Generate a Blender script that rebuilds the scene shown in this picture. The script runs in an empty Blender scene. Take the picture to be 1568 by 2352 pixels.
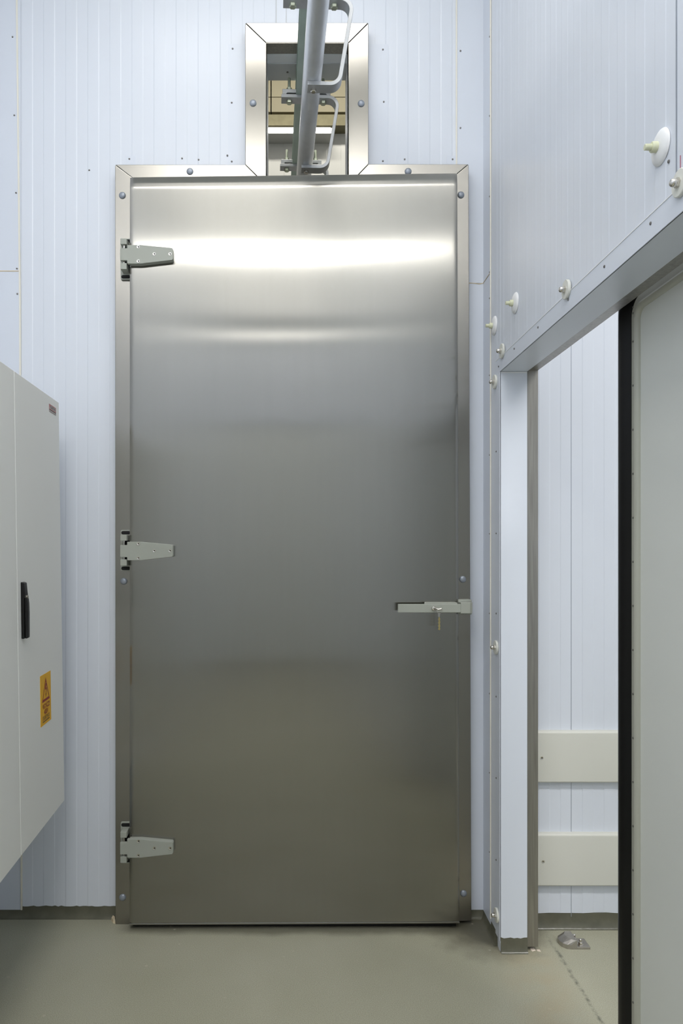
import bpy, bmesh, math, random
from mathutils import Vector, Matrix
random.seed(7)
SC = bpy.context.scene
COL = SC.collection
PI = math.pi

# ------------------------------------------------------------------ camera
F, CX, CY, H = 1650.0, 690.0, 1255.0, 1.3545     # focal length, optical axis (px of a 1568x2352 frame), eye height
cam = bpy.data.cameras.new('camera')
cam.sensor_fit = 'HORIZONTAL'
cam.sensor_width = 36
cam.lens = F / 1568 * 36
cam.shift_x = (784 - CX) / 1568
cam.shift_y = (CY - 1176) / 1568
cam.clip_start = 0.02
co = bpy.data.objects.new('camera', cam)
co.location = (0, 0, H)
co.rotation_euler = (PI / 2, 0, 0)
COL.objects.link(co)
SC.camera = co

# ------------------------------------------------------------------ world, view
w = bpy.data.worlds.new('world'); SC.world = w; w.use_nodes = True
w.node_tree.nodes['Background'].inputs[0].default_value = (0.8, 0.86, 1, 1)
w.node_tree.nodes['Background'].inputs[1].default_value = 0.05
SC.view_settings.view_transform = 'Standard'
SC.view_settings.look = 'None'
SC.view_settings.gamma = 1
SC.view_settings.use_curve_mapping = False
SC.view_settings.exposure = 0.60
try:
    SC.cycles.max_bounces = 10
    SC.cycles.diffuse_bounces = 6
    SC.cycles.glossy_bounces = 5
    SC.cycles.use_denoising = True
except Exception:
    pass

# ------------------------------------------------------------------ unseen ceiling lamps set to match light and reflections, and an added fill
def area(name, loc, sx, sy, power, col=(1, 0.985, 0.96), rot=(0, 0, 0)):
    l = bpy.data.lights.new(name, 'AREA'); l.shape = 'RECTANGLE'; l.size = sx; l.size_y = sy
    l.energy = power; l.color = col
    o = bpy.data.objects.new(name, l); o.location = loc; o.rotation_euler = rot; COL.objects.link(o)
    return o
area('ceiling_lamp', (-0.2, -0.95, 3.82), 1.4, 0.07, 25)
area('ceiling_lamp', (-0.2, 0.38, 3.82), 1.4, 0.06, 10)
area('added_soft_fill', (-0.2, -0.85, 3.86), 1.5, 3.5, 19)  # added soft fill, no such fixture; brightens the reflection in the steel leaf
area('ceiling_lamp', (-0.15, 1.70, 3.82), 1.2, 0.12, 6.5)
area('ceiling_lamp', (-0.2, -3.2, 3.82), 1.4, 0.10, 5)
area('store_lamp', (1.75, 0.6, 3.5), 1.2, 0.30, 40)
area('hall_lamp', (0.2, 3.2, 4.3), 1.4, 0.15, 24, (1, 0.96, 0.85))

# ------------------------------------------------------------------ room numbers (metres)
YW = 2.62            # back wall plane
XR = 0.667           # right wall plane
XR2 = 0.757          # other face of the right wall
XL = -1.118          # left wall plane
YJ = 2.4026          # far jamb of the side opening
YN = 0.95            # near jamb of the side opening
ZO = 1.940           # height of the side opening
ZC = 3.9
def X(u, d): return (u - CX) / F * d
def Z(v, d): return H - (v - CY) / F * d

# ------------------------------------------------------------------ materials
def srgb(r, g, b):
    f = lambda c: (c / 255 / 12.92) if c / 255 <= 0.04045 else ((c / 255 + 0.055) / 1.055) ** 2.4
    return (f(r), f(g), f(b), 1)
def mat(name, col, rough=0.5, metal=0.0, spec=0.5, noise=0.0, nscale=20, bump=0.0, bscale=60, aniso=0.0, stretch=None, emit=None, coat=0):
    m = bpy.data.materials.new(name); m.use_nodes = True
    nt = m.node_tree; p = nt.nodes['Principled BSDF']
    p.inputs['Base Color'].default_value = col
    p.inputs['Roughness'].default_value = rough
    p.inputs['Metallic'].default_value = metal
    p.inputs['Specular IOR Level'].default_value = spec
    p.inputs['Coat Weight'].default_value = coat
    tc = nt.nodes.new('ShaderNodeTexCoord')
    src = tc.outputs['Object']
    if stretch:
        mp = nt.nodes.new('ShaderNodeMapping'); mp.inputs['Scale'].default_value = stretch
        nt.links.new(src, mp.inputs[0]); src = mp.outputs[0]
    if noise:
        n = nt.nodes.new('ShaderNodeTexNoise'); n.inputs['Scale'].default_value = nscale; n.inputs['Detail'].default_value = 5
        nt.links.new(src, n.inputs['Vector'])
        mx = nt.nodes.new('ShaderNodeMix'); mx.data_type = 'RGBA'
        mx.inputs[6].default_value = tuple(c * (1 - noise) for c in col[:3]) + (1,)
        mx.inputs[7].default_value = tuple(min(1, c * (1 + noise)) for c in col[:3]) + (1,)
        nt.links.new(n.outputs['Fac'], mx.inputs[0]); nt.links.new(mx.outputs[2], p.inputs['Base Color'])
    if bump:
        n = nt.nodes.new('ShaderNodeTexNoise'); n.inputs['Scale'].default_value = bscale; n.inputs['Detail'].default_value = 3
        nt.links.new(src, n.inputs['Vector'])
        b = nt.nodes.new('ShaderNodeBump'); b.inputs['Strength'].default_value = bump; b.inputs['Distance'].default_value = 0.002
        nt.links.new(n.outputs['Fac'], b.inputs['Height']); nt.links.new(b.outputs[0], p.inputs['Normal'])
    if aniso:
        p.inputs['Anisotropic'].default_value = aniso
        c = nt.nodes.new('ShaderNodeCombineXYZ'); c.inputs[0].default_value = 1
        nt.links.new(c.outputs[0], p.inputs['Tangent'])
    if emit:
        p.inputs['Emission Color'].default_value = emit[0]; p.inputs['Emission Strength'].default_value = emit[1]
    return m

M = {}
M['panel'] = mat('panel_paint', (0.70, 0.735, 0.80, 1), 0.33, spec=0.45, noise=0.015, nscale=3)
M['flash'] = mat('flashing_paint', (0.68, 0.718, 0.79, 1), 0.36, spec=0.45, noise=0.015, nscale=5)
M['white_flash'] = mat('white_flashing', (0.86, 0.88, 0.92, 1), 0.4)
M['panel_far'] = mat('hall_panel', (0.40, 0.40, 0.39, 1), 0.4, noise=0.02, nscale=3)
M['ceil'] = mat('ceiling_panel', (0.72, 0.72, 0.68, 1), 0.5, noise=0.02)
M['beige'] = mat('beige_panel', (0.20, 0.178, 0.115, 1), 0.6, noise=0.04, nscale=4)
M['concrete'] = mat('beige_concrete', (0.16, 0.144, 0.085, 1), 0.8, noise=0.25, nscale=30)
M['greypanel'] = mat('grey_lining', (0.56, 0.57, 0.58, 1), 0.5, noise=0.06, nscale=12)
M['caulk'] = mat('caulk', (0.80, 0.77, 0.68, 1), 0.6)
M['caulk_w'] = mat('white_caulk', (0.86, 0.87, 0.88, 1), 0.5)
M['steel'] = mat('brushed_steel', (0.315, 0.306, 0.28, 1), 0.16, metal=1, aniso=1.0, noise=0.03, nscale=7, stretch=(9, 9, 0.25))
M['steel_frame'] = mat('frame_steel', (0.33, 0.315, 0.285, 1), 0.25, metal=1, noise=0.05, nscale=6, aniso=0.5)
M['steel_worn'] = mat('worn_steel', (0.36, 0.345, 0.31, 1), 0.42, metal=0.9, noise=0.35, nscale=9, stretch=(14, 14, 0.6), aniso=0.5)
M['chrome'] = mat('bolt_steel', (0.66, 0.63, 0.58, 1), 0.18, metal=1)
M['galv'] = mat('galvanised', (0.74, 0.76, 0.79, 1), 0.32, metal=0.6, noise=0.12, nscale=25, bump=0.15, bscale=90)
M['galv_bar'] = mat('galvanised_bar', (0.48, 0.49, 0.50, 1), 0.48, metal=0.6, noise=0.15, nscale=40, bump=0.2, bscale=120)
M['beam'] = mat('green_grey_beam', (0.40, 0.49, 0.44, 1), 0.45, metal=0.2, noise=0.22, nscale=14)
M['zinc'] = mat('zinc_bolt', (0.58, 0.62, 0.50, 1), 0.30, metal=0.8)
M['grey'] = mat('grey_casting', (0.345, 0.36, 0.315, 1), 0.40, spec=0.5)
M['cap'] = mat('rivet_cap', (0.30, 0.33, 0.38, 1), 0.35, metal=0.3)
M['black'] = mat('black_rubber', (0.006, 0.006, 0.006, 1), 0.38, spec=0.25)
M['blackp'] = mat('black_plastic', (0.007, 0.007, 0.007, 1), 0.35, spec=0.3)
M['guide'] = mat('guide_steel', (0.46, 0.43, 0.39, 1), 0.38, metal=0.9, noise=0.2, nscale=60)
M['dark'] = mat('dark_hole', (0.006, 0.006, 0.006, 1), 0.8)
M['cab'] = mat('cabinet_paint', (0.83, 0.83, 0.79, 1), 0.45, noise=0.02, nscale=4, bump=0.03, bscale=300)
M['cab_edge'] = mat('cabinet_edge', (0.75, 0.75, 0.70, 1), 0.4)
M['frp'] = mat('sliding_leaf_paint', (0.74, 0.755, 0.71, 1), 0.42, noise=0.03, nscale=3)
M['alu'] = mat('leaf_edging', (0.47, 0.47, 0.40, 1), 0.4, metal=0.15)
M['nylon'] = mat('white_nylon', (0.84, 0.84, 0.84, 1), 0.35)
M['nylon_y'] = mat('cream_nylon', (0.66, 0.67, 0.48, 1), 0.4)
M['pvc'] = mat('ivory_washer', (0.72, 0.72, 0.66, 1), 0.45)
M['board'] = mat('bumper_plastic', (0.64, 0.635, 0.57, 1), 0.45, noise=0.015, nscale=4)
M['screw'] = mat('screw_dark', (0.20, 0.19, 0.18, 1), 0.4, metal=0.7)
M['yellow'] = mat('sticker_yellow', srgb(232, 176, 0), 0.5)
M['red'] = mat('print_red', srgb(140, 25, 12), 0.5)
M['ink'] = mat('print_black', srgb(50, 42, 20), 0.5)
M['white'] = mat('sticker_white', srgb(205, 195, 192), 0.5)
M['redp'] = mat('print_pale_red', srgb(190, 70, 70), 0.5)
M['brass'] = mat('brass', (0.62, 0.50, 0.22, 1), 0.3, metal=1)
M['chip'] = mat('broken_mortar', (0.62, 0.52, 0.36, 1), 0.9, noise=0.3, nscale=60)
M['chip2'] = mat('pale_mortar', (0.72, 0.62, 0.52, 1), 0.9, noise=0.15, nscale=60)
M['lampw'] = mat('lamp_diffuser', (1, 1, 1, 1), 0.5, emit=((1, 0.97, 0.92, 1), 7))
M['redline'] = mat('red_marker', srgb(170, 90, 110), 0.7)

def floor_mat():
    m = bpy.data.materials.new('olive_floor_coating'); m.use_nodes = True
    nt = m.node_tree; L = nt.links.new; N = nt.nodes.new; p = nt.nodes['Principled BSDF']
    tc = N('ShaderNodeTexCoord'); o = tc.outputs['Object']
    def noise(s, d=4):
        n = N('ShaderNodeTexNoise'); n.inputs['Scale'].default_value = s; n.inputs['Detail'].default_value = d; L(o, n.inputs['Vector']); return n.outputs['Fac']
    def mix(f, a, b):
        x = N('ShaderNodeMix'); x.data_type = 'RGBA'
        if isinstance(f, float): x.inputs[0].default_value = f
        else: L(f, x.inputs[0])
        for i, c in ((6, a), (7, b)):
            if isinstance(c, tuple): x.inputs[i].default_value = c
            else: L(c, x.inputs[i])
        return x.outputs[2]
    def ramp(v, a, b):
        r = N('ShaderNodeMapRange'); L(v, r.inputs[0]); r.inputs[1].default_value = a; r.inputs[2].default_value = b; return r.outputs[0]
    def mth(op, a, b=None):
        x = N('ShaderNodeMath'); x.operation = op
        for i, c in enumerate((a, b)):
            if c is None: continue
            if isinstance(c, (int, float)): x.inputs[i].default_value = c
            else: L(c, x.inputs[i])
        return x.outputs[0]
    base = mix(ramp(noise(1.6), 0.35, 0.65), (0.33, 0.32, 0.23, 1), (0.385, 0.373, 0.28, 1))
    base = mix(ramp(noise(420, 2), 0.3, 0.7), mix(0.72, (0.08, 0.08, 0.055, 1), base), mix(0.75, (0.75, 0.74, 0.6, 1), base))
    # brown traffic grime in front of the store threshold
    sx = N('ShaderNodeSeparateXYZ'); L(o, sx.inputs[0])
    dx = mth('ABSOLUTE', mth('SUBTRACT', sx.outputs[0], 0.74)); dy = mth('ABSOLUTE', mth('SUBTRACT', sx.outputs[1], 2.2))
    g = mth('MULTIPLY', ramp(dx, 0.13, 0.03), ramp(dy, 0.55, 0.1))
    base = mix(mth('MULTIPLY', mth('MULTIPLY', g, ramp(noise(9), 0.3, 0.7)), 0.55), base, (0.40, 0.32, 0.20, 1))
    # dirt and painted corner shade together, beside the door frame
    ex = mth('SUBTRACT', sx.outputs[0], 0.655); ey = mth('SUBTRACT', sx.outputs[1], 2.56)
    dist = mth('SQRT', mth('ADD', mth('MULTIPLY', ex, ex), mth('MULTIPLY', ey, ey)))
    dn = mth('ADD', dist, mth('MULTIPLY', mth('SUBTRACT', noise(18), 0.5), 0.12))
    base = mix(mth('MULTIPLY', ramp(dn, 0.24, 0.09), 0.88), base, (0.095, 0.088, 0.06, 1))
    # and the shadow along the foot of the door leaf, painted as a dark strip
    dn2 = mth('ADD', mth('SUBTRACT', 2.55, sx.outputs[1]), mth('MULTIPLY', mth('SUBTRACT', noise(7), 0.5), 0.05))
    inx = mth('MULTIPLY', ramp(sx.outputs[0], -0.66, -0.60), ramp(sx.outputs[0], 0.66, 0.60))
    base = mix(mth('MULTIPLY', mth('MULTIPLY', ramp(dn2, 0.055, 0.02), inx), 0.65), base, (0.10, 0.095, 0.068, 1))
    # dark joint along the threshold, worn away in places
    wob = mth('MULTIPLY', mth('SUBTRACT', noise(14), 0.5), 0.022)
    lx = mth('ABSOLUTE', mth('SUBTRACT', mth('ADD', sx.outputs[0], wob), 0.857))
    line = mth('MULTIPLY', ramp(lx, 0.009, 0.001), ramp(noise(60), 0.36, 0.62))
    line = mth('MULTIPLY', line, ramp(sx.outputs[1], 2.52, 2.42))
    base = mix(mth('MULTIPLY', line, 0.72), base, (0.07, 0.08, 0.06, 1))
    # scuffs
    v = N('ShaderNodeTexVoronoi'); v.inputs['Scale'].default_value = 16; L(o, v.inputs['Vector'])
    sc = mth('MULTIPLY', ramp(v.outputs['Distance'], 0.10, 0.05), ramp(noise(3.3), 0.50, 0.60))
    base = mix(mth('MULTIPLY', sc, 0.35), base, (0.62, 0.58, 0.46, 1))
    L(base, p.inputs['Base Color'])
    L(ramp(noise(5), -0.2, 1.6), p.inputs['Roughness'])
    p.inputs['Specular IOR Level'].default_value = 0.4
    b = N('ShaderNodeBump'); b.inputs['Strength'].default_value = 0.35; b.inputs['Distance'].default_value = 0.0015
    L(noise(260, 2), b.inputs['Height']); L(b.outputs[0], p.inputs['Normal'])
    return m
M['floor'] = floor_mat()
M['cove'] = mat('cove_coating', (0.115, 0.112, 0.08, 1), 0.26, noise=0.3, nscale=25, bump=0.5, bscale=40)

# ------------------------------------------------------------------ mesh helpers
class MB:
    def __init__(s): s.b = bmesh.new()
    def quadstrip(s, A, B, close=False):
        n = len(A); a = [s.b.verts.new(p) for p in A]; b = [s.b.verts.new(p) for p in B]
        for i in range(n if close else n - 1):
            j = (i + 1) % n
            try: s.b.faces.new((a[i], a[j], b[j], b[i]))
            except ValueError: pass
        return a, b
    def box(s, x0, x1, y0, y1, z0, z1):
        v = [s.b.verts.new((x, y, z)) for x in (x0, x1) for y in (y0, y1) for z in (z0, z1)]
        for f in ((0, 1, 3, 2), (4, 6, 7, 5), (0, 4, 5, 1), (2, 3, 7, 6), (0, 2, 6, 4), (1, 5, 7, 3)):
            s.b.faces.new([v[i] for i in f])
        return s
    def prism(s, pts, axis, a0, a1):
        """polygon pts (2D) extruded along an axis: 'x' -> pts are (y,z); 'y' -> (x,z); 'z' -> (x,y)"""
        def P(p, a):
            return {'x': (a, p[0], p[1]), 'y': (p[0], a, p[1]), 'z': (p[0], p[1], a)}[axis]
        a = [s.b.verts.new(P(p, a0)) for p in pts]; b = [s.b.verts.new(P(p, a1)) for p in pts]
        s.b.faces.new(a); s.b.faces.new(list(reversed(b)))
        for i in range(len(pts)):
            j = (i + 1) % len(pts); s.b.faces.new((a[i], b[i], b[j], a[j]))
        return s
    def lathe(s, prof, o=(0, 0, 0), axis='y', n=28):
        """prof: (radius, height along axis)"""
        rings = []
        for r, h in prof:
            ring = []
            for k in range(n):
                t = 2 * PI * k / n; c, q = r * math.cos(t), r * math.sin(t)
                d = {'x': (h, c, q), 'y': (c, h, q), 'z': (c, q, h)}[axis]
                ring.append(s.b.verts.new((o[0] + d[0], o[1] + d[1], o[2] + d[2])))
            rings.append(ring)
        for A, B in zip(rings, rings[1:]):
            for k in range(n): s.b.faces.new((A[k], A[(k + 1) % n], B[(k + 1) % n], B[k]))
        s.b.faces.new(rings[0]); s.b.faces.new(rings[-1])
        return s
    def cyl(s, r, h0, h1, o=(0, 0, 0), axis='y', n=24): return s.lathe([(r, h0), (r, h1)], o, axis, n)
    def tube(s, pts, r, n=12, close=False):
        pts = [Vector(p) for p in pts]; rings = []; up = Vector((0.13, 0.2, 0.97)).normalized(); N_ = len(pts)
        for i, p in enumerate(pts):
            t = (pts[(i + 1) % N_] - pts[i - 1]) if close else (pts[min(i + 1, N_ - 1)] - pts[max(i - 1, 0)])
            t.normalize(); a = t.cross(up)
            if a.length < 1e-3: a = t.cross(Vector((1, 0, 0)))
            a.normalize(); b = t.cross(a)
            rings.append([s.b.verts.new(p + r * (math.cos(2 * PI * k / n) * a + math.sin(2 * PI * k / n) * b)) for k in range(n)])
        prs = list(zip(rings, rings[1:])) + ([(rings[-1], rings[0])] if close else [])
        for A, B in prs:
            for k in range(n): s.b.faces.new((A[k], A[(k + 1) % n], B[(k + 1) % n], B[k]))
        if not close: s.b.faces.new(rings[0]); s.b.faces.new(rings[-1])
        return s
    def build(s, name, m, parent=None, bevel=0, smooth=False, seg=2):
        bmesh.ops.recalc_face_normals(s.b, faces=s.b.faces)
        me = bpy.data.meshes.new(name); s.b.to_mesh(me); s.b.free()
        me.materials.append(m)
        o = bpy.data.objects.new(name, me); COL.objects.link(o)
        if parent: o.parent = parent
        if smooth:
            for f in me.polygons: f.use_smooth = True
            try: me.set_sharp_from_angle(angle=math.radians(38))
            except Exception: pass
        if bevel:
            b = o.modifiers.new('bevel', 'BEVEL'); b.width = bevel; b.segments = seg; b.limit_method = 'ANGLE'; b.angle_limit = math.radians(40)
        return o
def tag(o, label, cat, group=None, kind=None):
    o['label'] = label; o['category'] = cat
    if group: o['group'] = group
    if kind: o['kind'] = kind
    return o
def empty(name, loc=(0, 0, 0), rot=(0, 0, 0), parent=None):
    o = bpy.data.objects.new(name, None); o.location = loc; o.rotation_euler = rot; o.empty_display_size = 0.05
    COL.objects.link(o)
    if parent: o.parent = parent
    return o
def S(o, label, cat='wall'): return tag(o, label, cat, None, 'structure')
def copy_tree(o, parent=None):
    c = o.copy(); COL.objects.link(c); c.parent = parent
    for ch in list(o.children): copy_tree(ch, c)
    return c
def text(name, body, m, w_, h_, loc, parent=None, rot=(PI / 2, 0, 0), bold=0.0):
    cu = bpy.data.curves.new(name, 'FONT'); cu.body = body; cu.offset = bold; cu.resolution_u = 3
    t = bpy.data.objects.new(name, cu); COL.objects.link(t)
    bpy.context.view_layer.update()
    me = bpy.data.meshes.new_from_object(t.evaluated_get(bpy.context.evaluated_depsgraph_get()))
    bpy.data.objects.remove(t)
    xs = [v.co.x for v in me.vertices]; ys = [v.co.y for v in me.vertices]
    cx, cy = (min(xs) + max(xs)) / 2, (min(ys) + max(ys)) / 2
    kx, ky = w_ / (max(xs) - min(xs)), h_ / (max(ys) - min(ys))
    for v in me.vertices: v.co = ((v.co.x - cx) * kx, (v.co.y - cy) * ky, 0)
    me.materials.clear(); me.materials.append(m); me.name = name
    o = bpy.data.objects.new(name, me); o.location = loc; o.rotation_euler = rot; COL.objects.link(o)
    if parent: o.parent = parent
    return o

# rib profile shared by all wall panels: shallow flats 1.1 mm apart every 40 mm
PER = 0.0805
def rib_pts(a0, a1, phase, depth=0.0011, run=0.0035, per=PER):
    """list of (a, offset) ; offset is how far the face sits back"""
    pts = [(a0, None)]; k = math.floor((a0 - phase) / (per / 2)) - 1
    ev = []
    while True:
        a = phase + k * per / 2
        if a > a1 + run: break
        lo, hi = (0, depth) if k % 2 == 0 else (depth, 0)
        ev.append((a, lo)); ev.append((a + run, hi)); k += 1
    def off(a):
        for (p, q), (p2, q2) in zip(ev, ev[1:]):
            if p <= a <= p2: return q + (q2 - q) * (a - p) / max(1e-9, p2 - p)
        return 0
    return [(a0, off(a0))] + [e for e in ev if a0 + 1e-5 < e[0] < a1 - 1e-5] + [(a1, off(a1))]
def wall_y(mb, x0, x1, z0, z1, y, thick, phase, **k):       # faces -y
    pts = [(a, y + o) for a, o in rib_pts(x0, x1, phase, **k)] + [(x1, y + thick), (x0, y + thick)]
    mb.prism(pts, 'z', z0, z1)
def wall_x(mb, y0, y1, z0, z1, x, thick, phase, sgn=1, **k):   # sgn=1 faces -x, -1 faces +x
    pts = [(x + sgn * o, a) for a, o in rib_pts(y0, y1, phase, **k)] + [(x + sgn * thick, y1), (x + sgn * thick, y0)]
    mb.prism(pts, 'z', z0, z1)

PH = X(73.5, YW)
# opening in the back wall
ox0, ox1 = X(300, YW), X(1050, YW); oz = Z(396, YW)
ax0, ax1 = X(609, YW), X(802, YW); az = Z(96, YW)

# ------------------------------------------------------------------ SETTING
mb = MB(); mb.box(-1.7, 3.4, -3.7, 4.3, -0.12, 0)
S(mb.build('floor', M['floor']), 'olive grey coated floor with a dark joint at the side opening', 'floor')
mb = MB(); mb.box(XL - 0.1, XR2, -3.6, YW + 0.15, ZC, ZC + 0.1)
S(mb.build('ceiling', M['ceil']), 'pale ceiling panels above the corridor', 'ceiling')

mb = MB()
wall_y(mb, XL - 0.1, ox0, 0, ZC, YW, 0.15, PH)
wall_y(mb, ox1, XR2 + 0.0, 0, ZC, YW, 0.15, PH)
wall_y(mb, ox0, ax0, oz, ZC, YW, 0.15, PH)
wall_y(mb, ax1, ox1, oz, ZC, YW, 0.15, PH)
wall_y(mb, ax0, ax1, az, ZC, YW, 0.15, PH)
wall_back = S(mb.build('wall_back', M['panel']), 'ribbed pale blue wall panels around the steel door')
# dark panel joints above the rail opening
mb = MB()
for u in (634, 657):
    mb.box(X(u, YW) - 0.0012, X(u, YW) + 0.0012, YW - 0.0006, YW + 0.001, az + 0.07, ZC)
mb.build('panel_joint', M['greypanel'], wall_back)

mb = MB()
wall_x(mb, YJ, YW, 0, ZC, XR, XR2 - XR, 2.398, depth=0.0006)
wall_x(mb, YN, YJ, ZO, ZC, XR, XR2 - XR, 2.398, depth=0.0006)
wall_x(mb, -3.6, YN, 0, ZC, XR, XR2 - XR, 2.398, depth=0.0006)
wall_right = S(mb.build('wall_right', M['panel']), 'ribbed pale blue side wall with the wide opening')
mb = MB(); mb.box(XR - 0.0006, XR + 0.001, 1.2735, 1.2765, ZO + 0.05, ZC)
mb.build('panel_joint', M['cap'], wall_right)
mb = MB()   # red marker strokes beside the washer at the opening's edge
y0 = 1100.4 / (1562.5 - CX) 
mb.box(XR - 0.0008, XR - 0.0002, y0 - 0.0008, y0 + 0.0008, Z(392, y0), Z(357, y0))
mb.box(XR - 0.0008, XR - 0.0002, y0 - 0.0008, y0 + 0.0008, Z(470, y0), Z(452, y0))
mb.build('marker_line', M['redline'], wall_right)

mb = MB(); wall_x(mb, -3.6, YW, 0, ZC, XL, 0.1, 0.03, sgn=-1)
S(mb.build('wall_left', M['panel']), 'ribbed pale blue wall behind the grey cabinet')
# rear wall with a tall dark opening into the next hall
mb = MB()
mb.box(XL, -0.95, -3.6, -3.5, 0, ZC); mb.box(0.5, XR, -3.6, -3.5, 0, ZC); mb.box(-0.95, 0.5, -3.6, -3.5, 2.85, ZC)
S(mb.build('wall_rear', M['panel']), 'pale blue wall behind the viewer')
mb = MB(); mb.box(-0.95, 0.5, -3.60, -3.56, 0, 2.85)
S(mb.build('door_3', M['frp']), 'grey door behind the viewer', 'door')

# store room behind the side opening
YS = 2.55
mb = MB(); wall_y(mb, XR2, 3.3, 0, ZC, YS, 0.1, X(1261, YS), per=0.0772)
wall_store = S(mb.build('wall_store_back', M['panel']), 'ribbed pale blue wall of the store beyond the opening')
mb = MB(); mb.box(X(1311.3, YS) - 0.0009, X(1311.3, YS) + 0.0009, YS - 0.0005, YS + 0.001, 0.03, ZC)
mb.build('panel_joint', M['cap'], wall_store)
mb = MB(); mb.box(3.2, 3.3, -1.5, YS, 0, ZC); S(mb.build('wall_store_side', M['panel']), 'far side wall of the store')
mb = MB(); mb.box(XR2, 3.3, -1.6, -1.5, 0, ZC); S(mb.build('wall_store_front', M['panel']), 'near wall of the store')
mb = MB(); mb.box(XR2, 3.3, -1.6, YS + 0.1, ZC - 0.3, ZC - 0.2); S(mb.build('ceiling_store', M['ceil']), 'ceiling of the store', 'ceiling')

# hall behind the steel door, seen through the rail opening
YH = 4.05
mb = MB()
zb = Z(288, 4.0)
wall_y(mb, -1.6, 1.7, 0, zb + 0.05, YH, 0.1, X(618, 4.0), per=0.16)
S(mb.build('wall_hall_back', M['panel_far']), 'grey ribbed wall seen through the rail opening')
mb = MB()
g = 0.006
for (u0, u1) in ((-100, 621), (623.5, 1100)):
    for (v0, v1) in ((0, 130), (131, 222.3), (224, 257)):
        mb.box(X(u0, 4.0), X(u1, 4.0), 4.0, 4.1, Z(v1, 4.0), Z(v0, 4.0))
S(mb.build('wall_hall_upper', M['beige']), 'beige panels high on the wall seen through the rail opening')
mb = MB(); mb.box(X(-100, 4.0), X(1100, 4.0), 3.97, 4.12, Z(288, 3.97), Z(263, 3.97))
S(mb.build('trim_beam', M['concrete']), 'rough olive beige beam seen through the rail opening', 'beam')
mb = MB(); mb.box(-1.6, 1.7, 4.11, 4.2, 0, 4.4); S(mb.build('wall_hall_backing', M['dark']), 'dark backing of the hall wall')
mb = MB(); mb.box(-1.7, -1.6, YW + 0.15, 4.2, 0, 4.4); S(mb.build('wall_hall_left', M['panel_far']), 'left wall of the hall')
mb = MB(); mb.box(1.7, 1.8, YW + 0.15, 4.2, 0, 4.4); S(mb.build('wall_hall_right', M['panel_far']), 'right wall of the hall')
mb = MB(); mb.box(-1.7, 1.8, YW + 0.0, 4.2, 4.4, 4.5); S(mb.build('ceiling_hall', M['ceil']), 'ceiling of the hall', 'ceiling')
mb = MB(); mb.box(-1.7, 1.8, YW + 0.14, YW + 0.15, ZC, 4.45); mb.box(XR2, 1.8, YW + 0.14, YW + 0.15, 0, ZC); mb.box(-1.7, XL - 0.1, YW + 0.14, YW + 0.15, 0, ZC)
S(mb.build('wall_hall_front', M['panel_far']), 'front wall of the hall')

t = tag(empty('strip_light', (-0.4, 3.95, Z(300, 3.93))), 'glowing white strip light on the far wall seen through the rail opening', 'light')
mb = MB(); mb.box(-0.55, X(759, 3.93) + 0.4, -0.006, 0.0, -0.001, 0.025); mb.build('diffuser', M['lampw'], t)
mb = MB(); mb.box(-0.56, X(759, 3.93) + 0.41, 0.0, 0.1, -0.004, 0.027); mb.build('housing', M['panel_far'], t)

# ------------------------------------------------------------------ coves at the foot of the walls
def cove_poly(r, n=6):     # section in (distance from wall, z), wall at 0
    return [(0, 0)] + [(0.3 * (r - r * math.sin(PI / 2 * k / n)) if k < n else 0.0, r - r * math.cos(PI / 2 * k / n)) for k in range(0, n + 1)]
def cove_y(name, x0, x1, y, r, label, nx=40):
    mb = MB(); base = cove_poly(r); loops = []
    for i in range(nx + 1):
        x = x0 + (x1 - x0) * i / nx; k = 1 + random.uniform(-0.05, 0.05)
        loops.append([mb.b.verts.new((x, y - d * 1.0, z * k)) for d, z in base])
    for A, B in zip(loops, loops[1:]):
        for k in range(len(A)): mb.b.faces.new((A[k], A[(k + 1) % len(A)], B[(k + 1) % len(A)], B[k]))
    mb.b.faces.new(loops[0]); mb.b.faces.new(loops[-1])
    return S(mb.build(name, M['cove'], smooth=True), label, 'skirting')
def cove_x(name, y0, y1, x, r, label, sgn=1):
    mb = MB(); mb.prism([(x - sgn * d, z) for d, z in cove_poly(r)], 'y', y0, y1)
    return S(mb.build(name, M['cove'], smooth=True), label, 'skirting')
cove_y('baseboard_back_left', XL, X(264, 2.6), YW, 0.043, 'dark coved skirting left of the steel door')
cove_y('baseboard_back_right', X(1083, 2.6), XR, YW, 0.043, 'dark coved skirting right of the steel door', 8)
cove_x('baseboard_right', YJ + 0.03, YW, XR, 0.043, 'coved skirting in the corner beside the side opening')
cove_y('baseboard_jamb', XR + 0.001, XR2, YJ - 0.003, 0.047, 'coved skirting at the foot of the opening jamb', 8)
cove_x('baseboard_near', -3.5, YN, XR, 0.043, 'coved skirting of the side wall near the viewer')
cove_x('baseboard_left', -3.5, YW, XL, 0.043, 'coved skirting below the grey cabinet', sgn=-1)
cove_y('baseboard_store', XR2, 3.2, YS, 0.053, 'coved skirting below the bumper boards in the store', 60)

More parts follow.
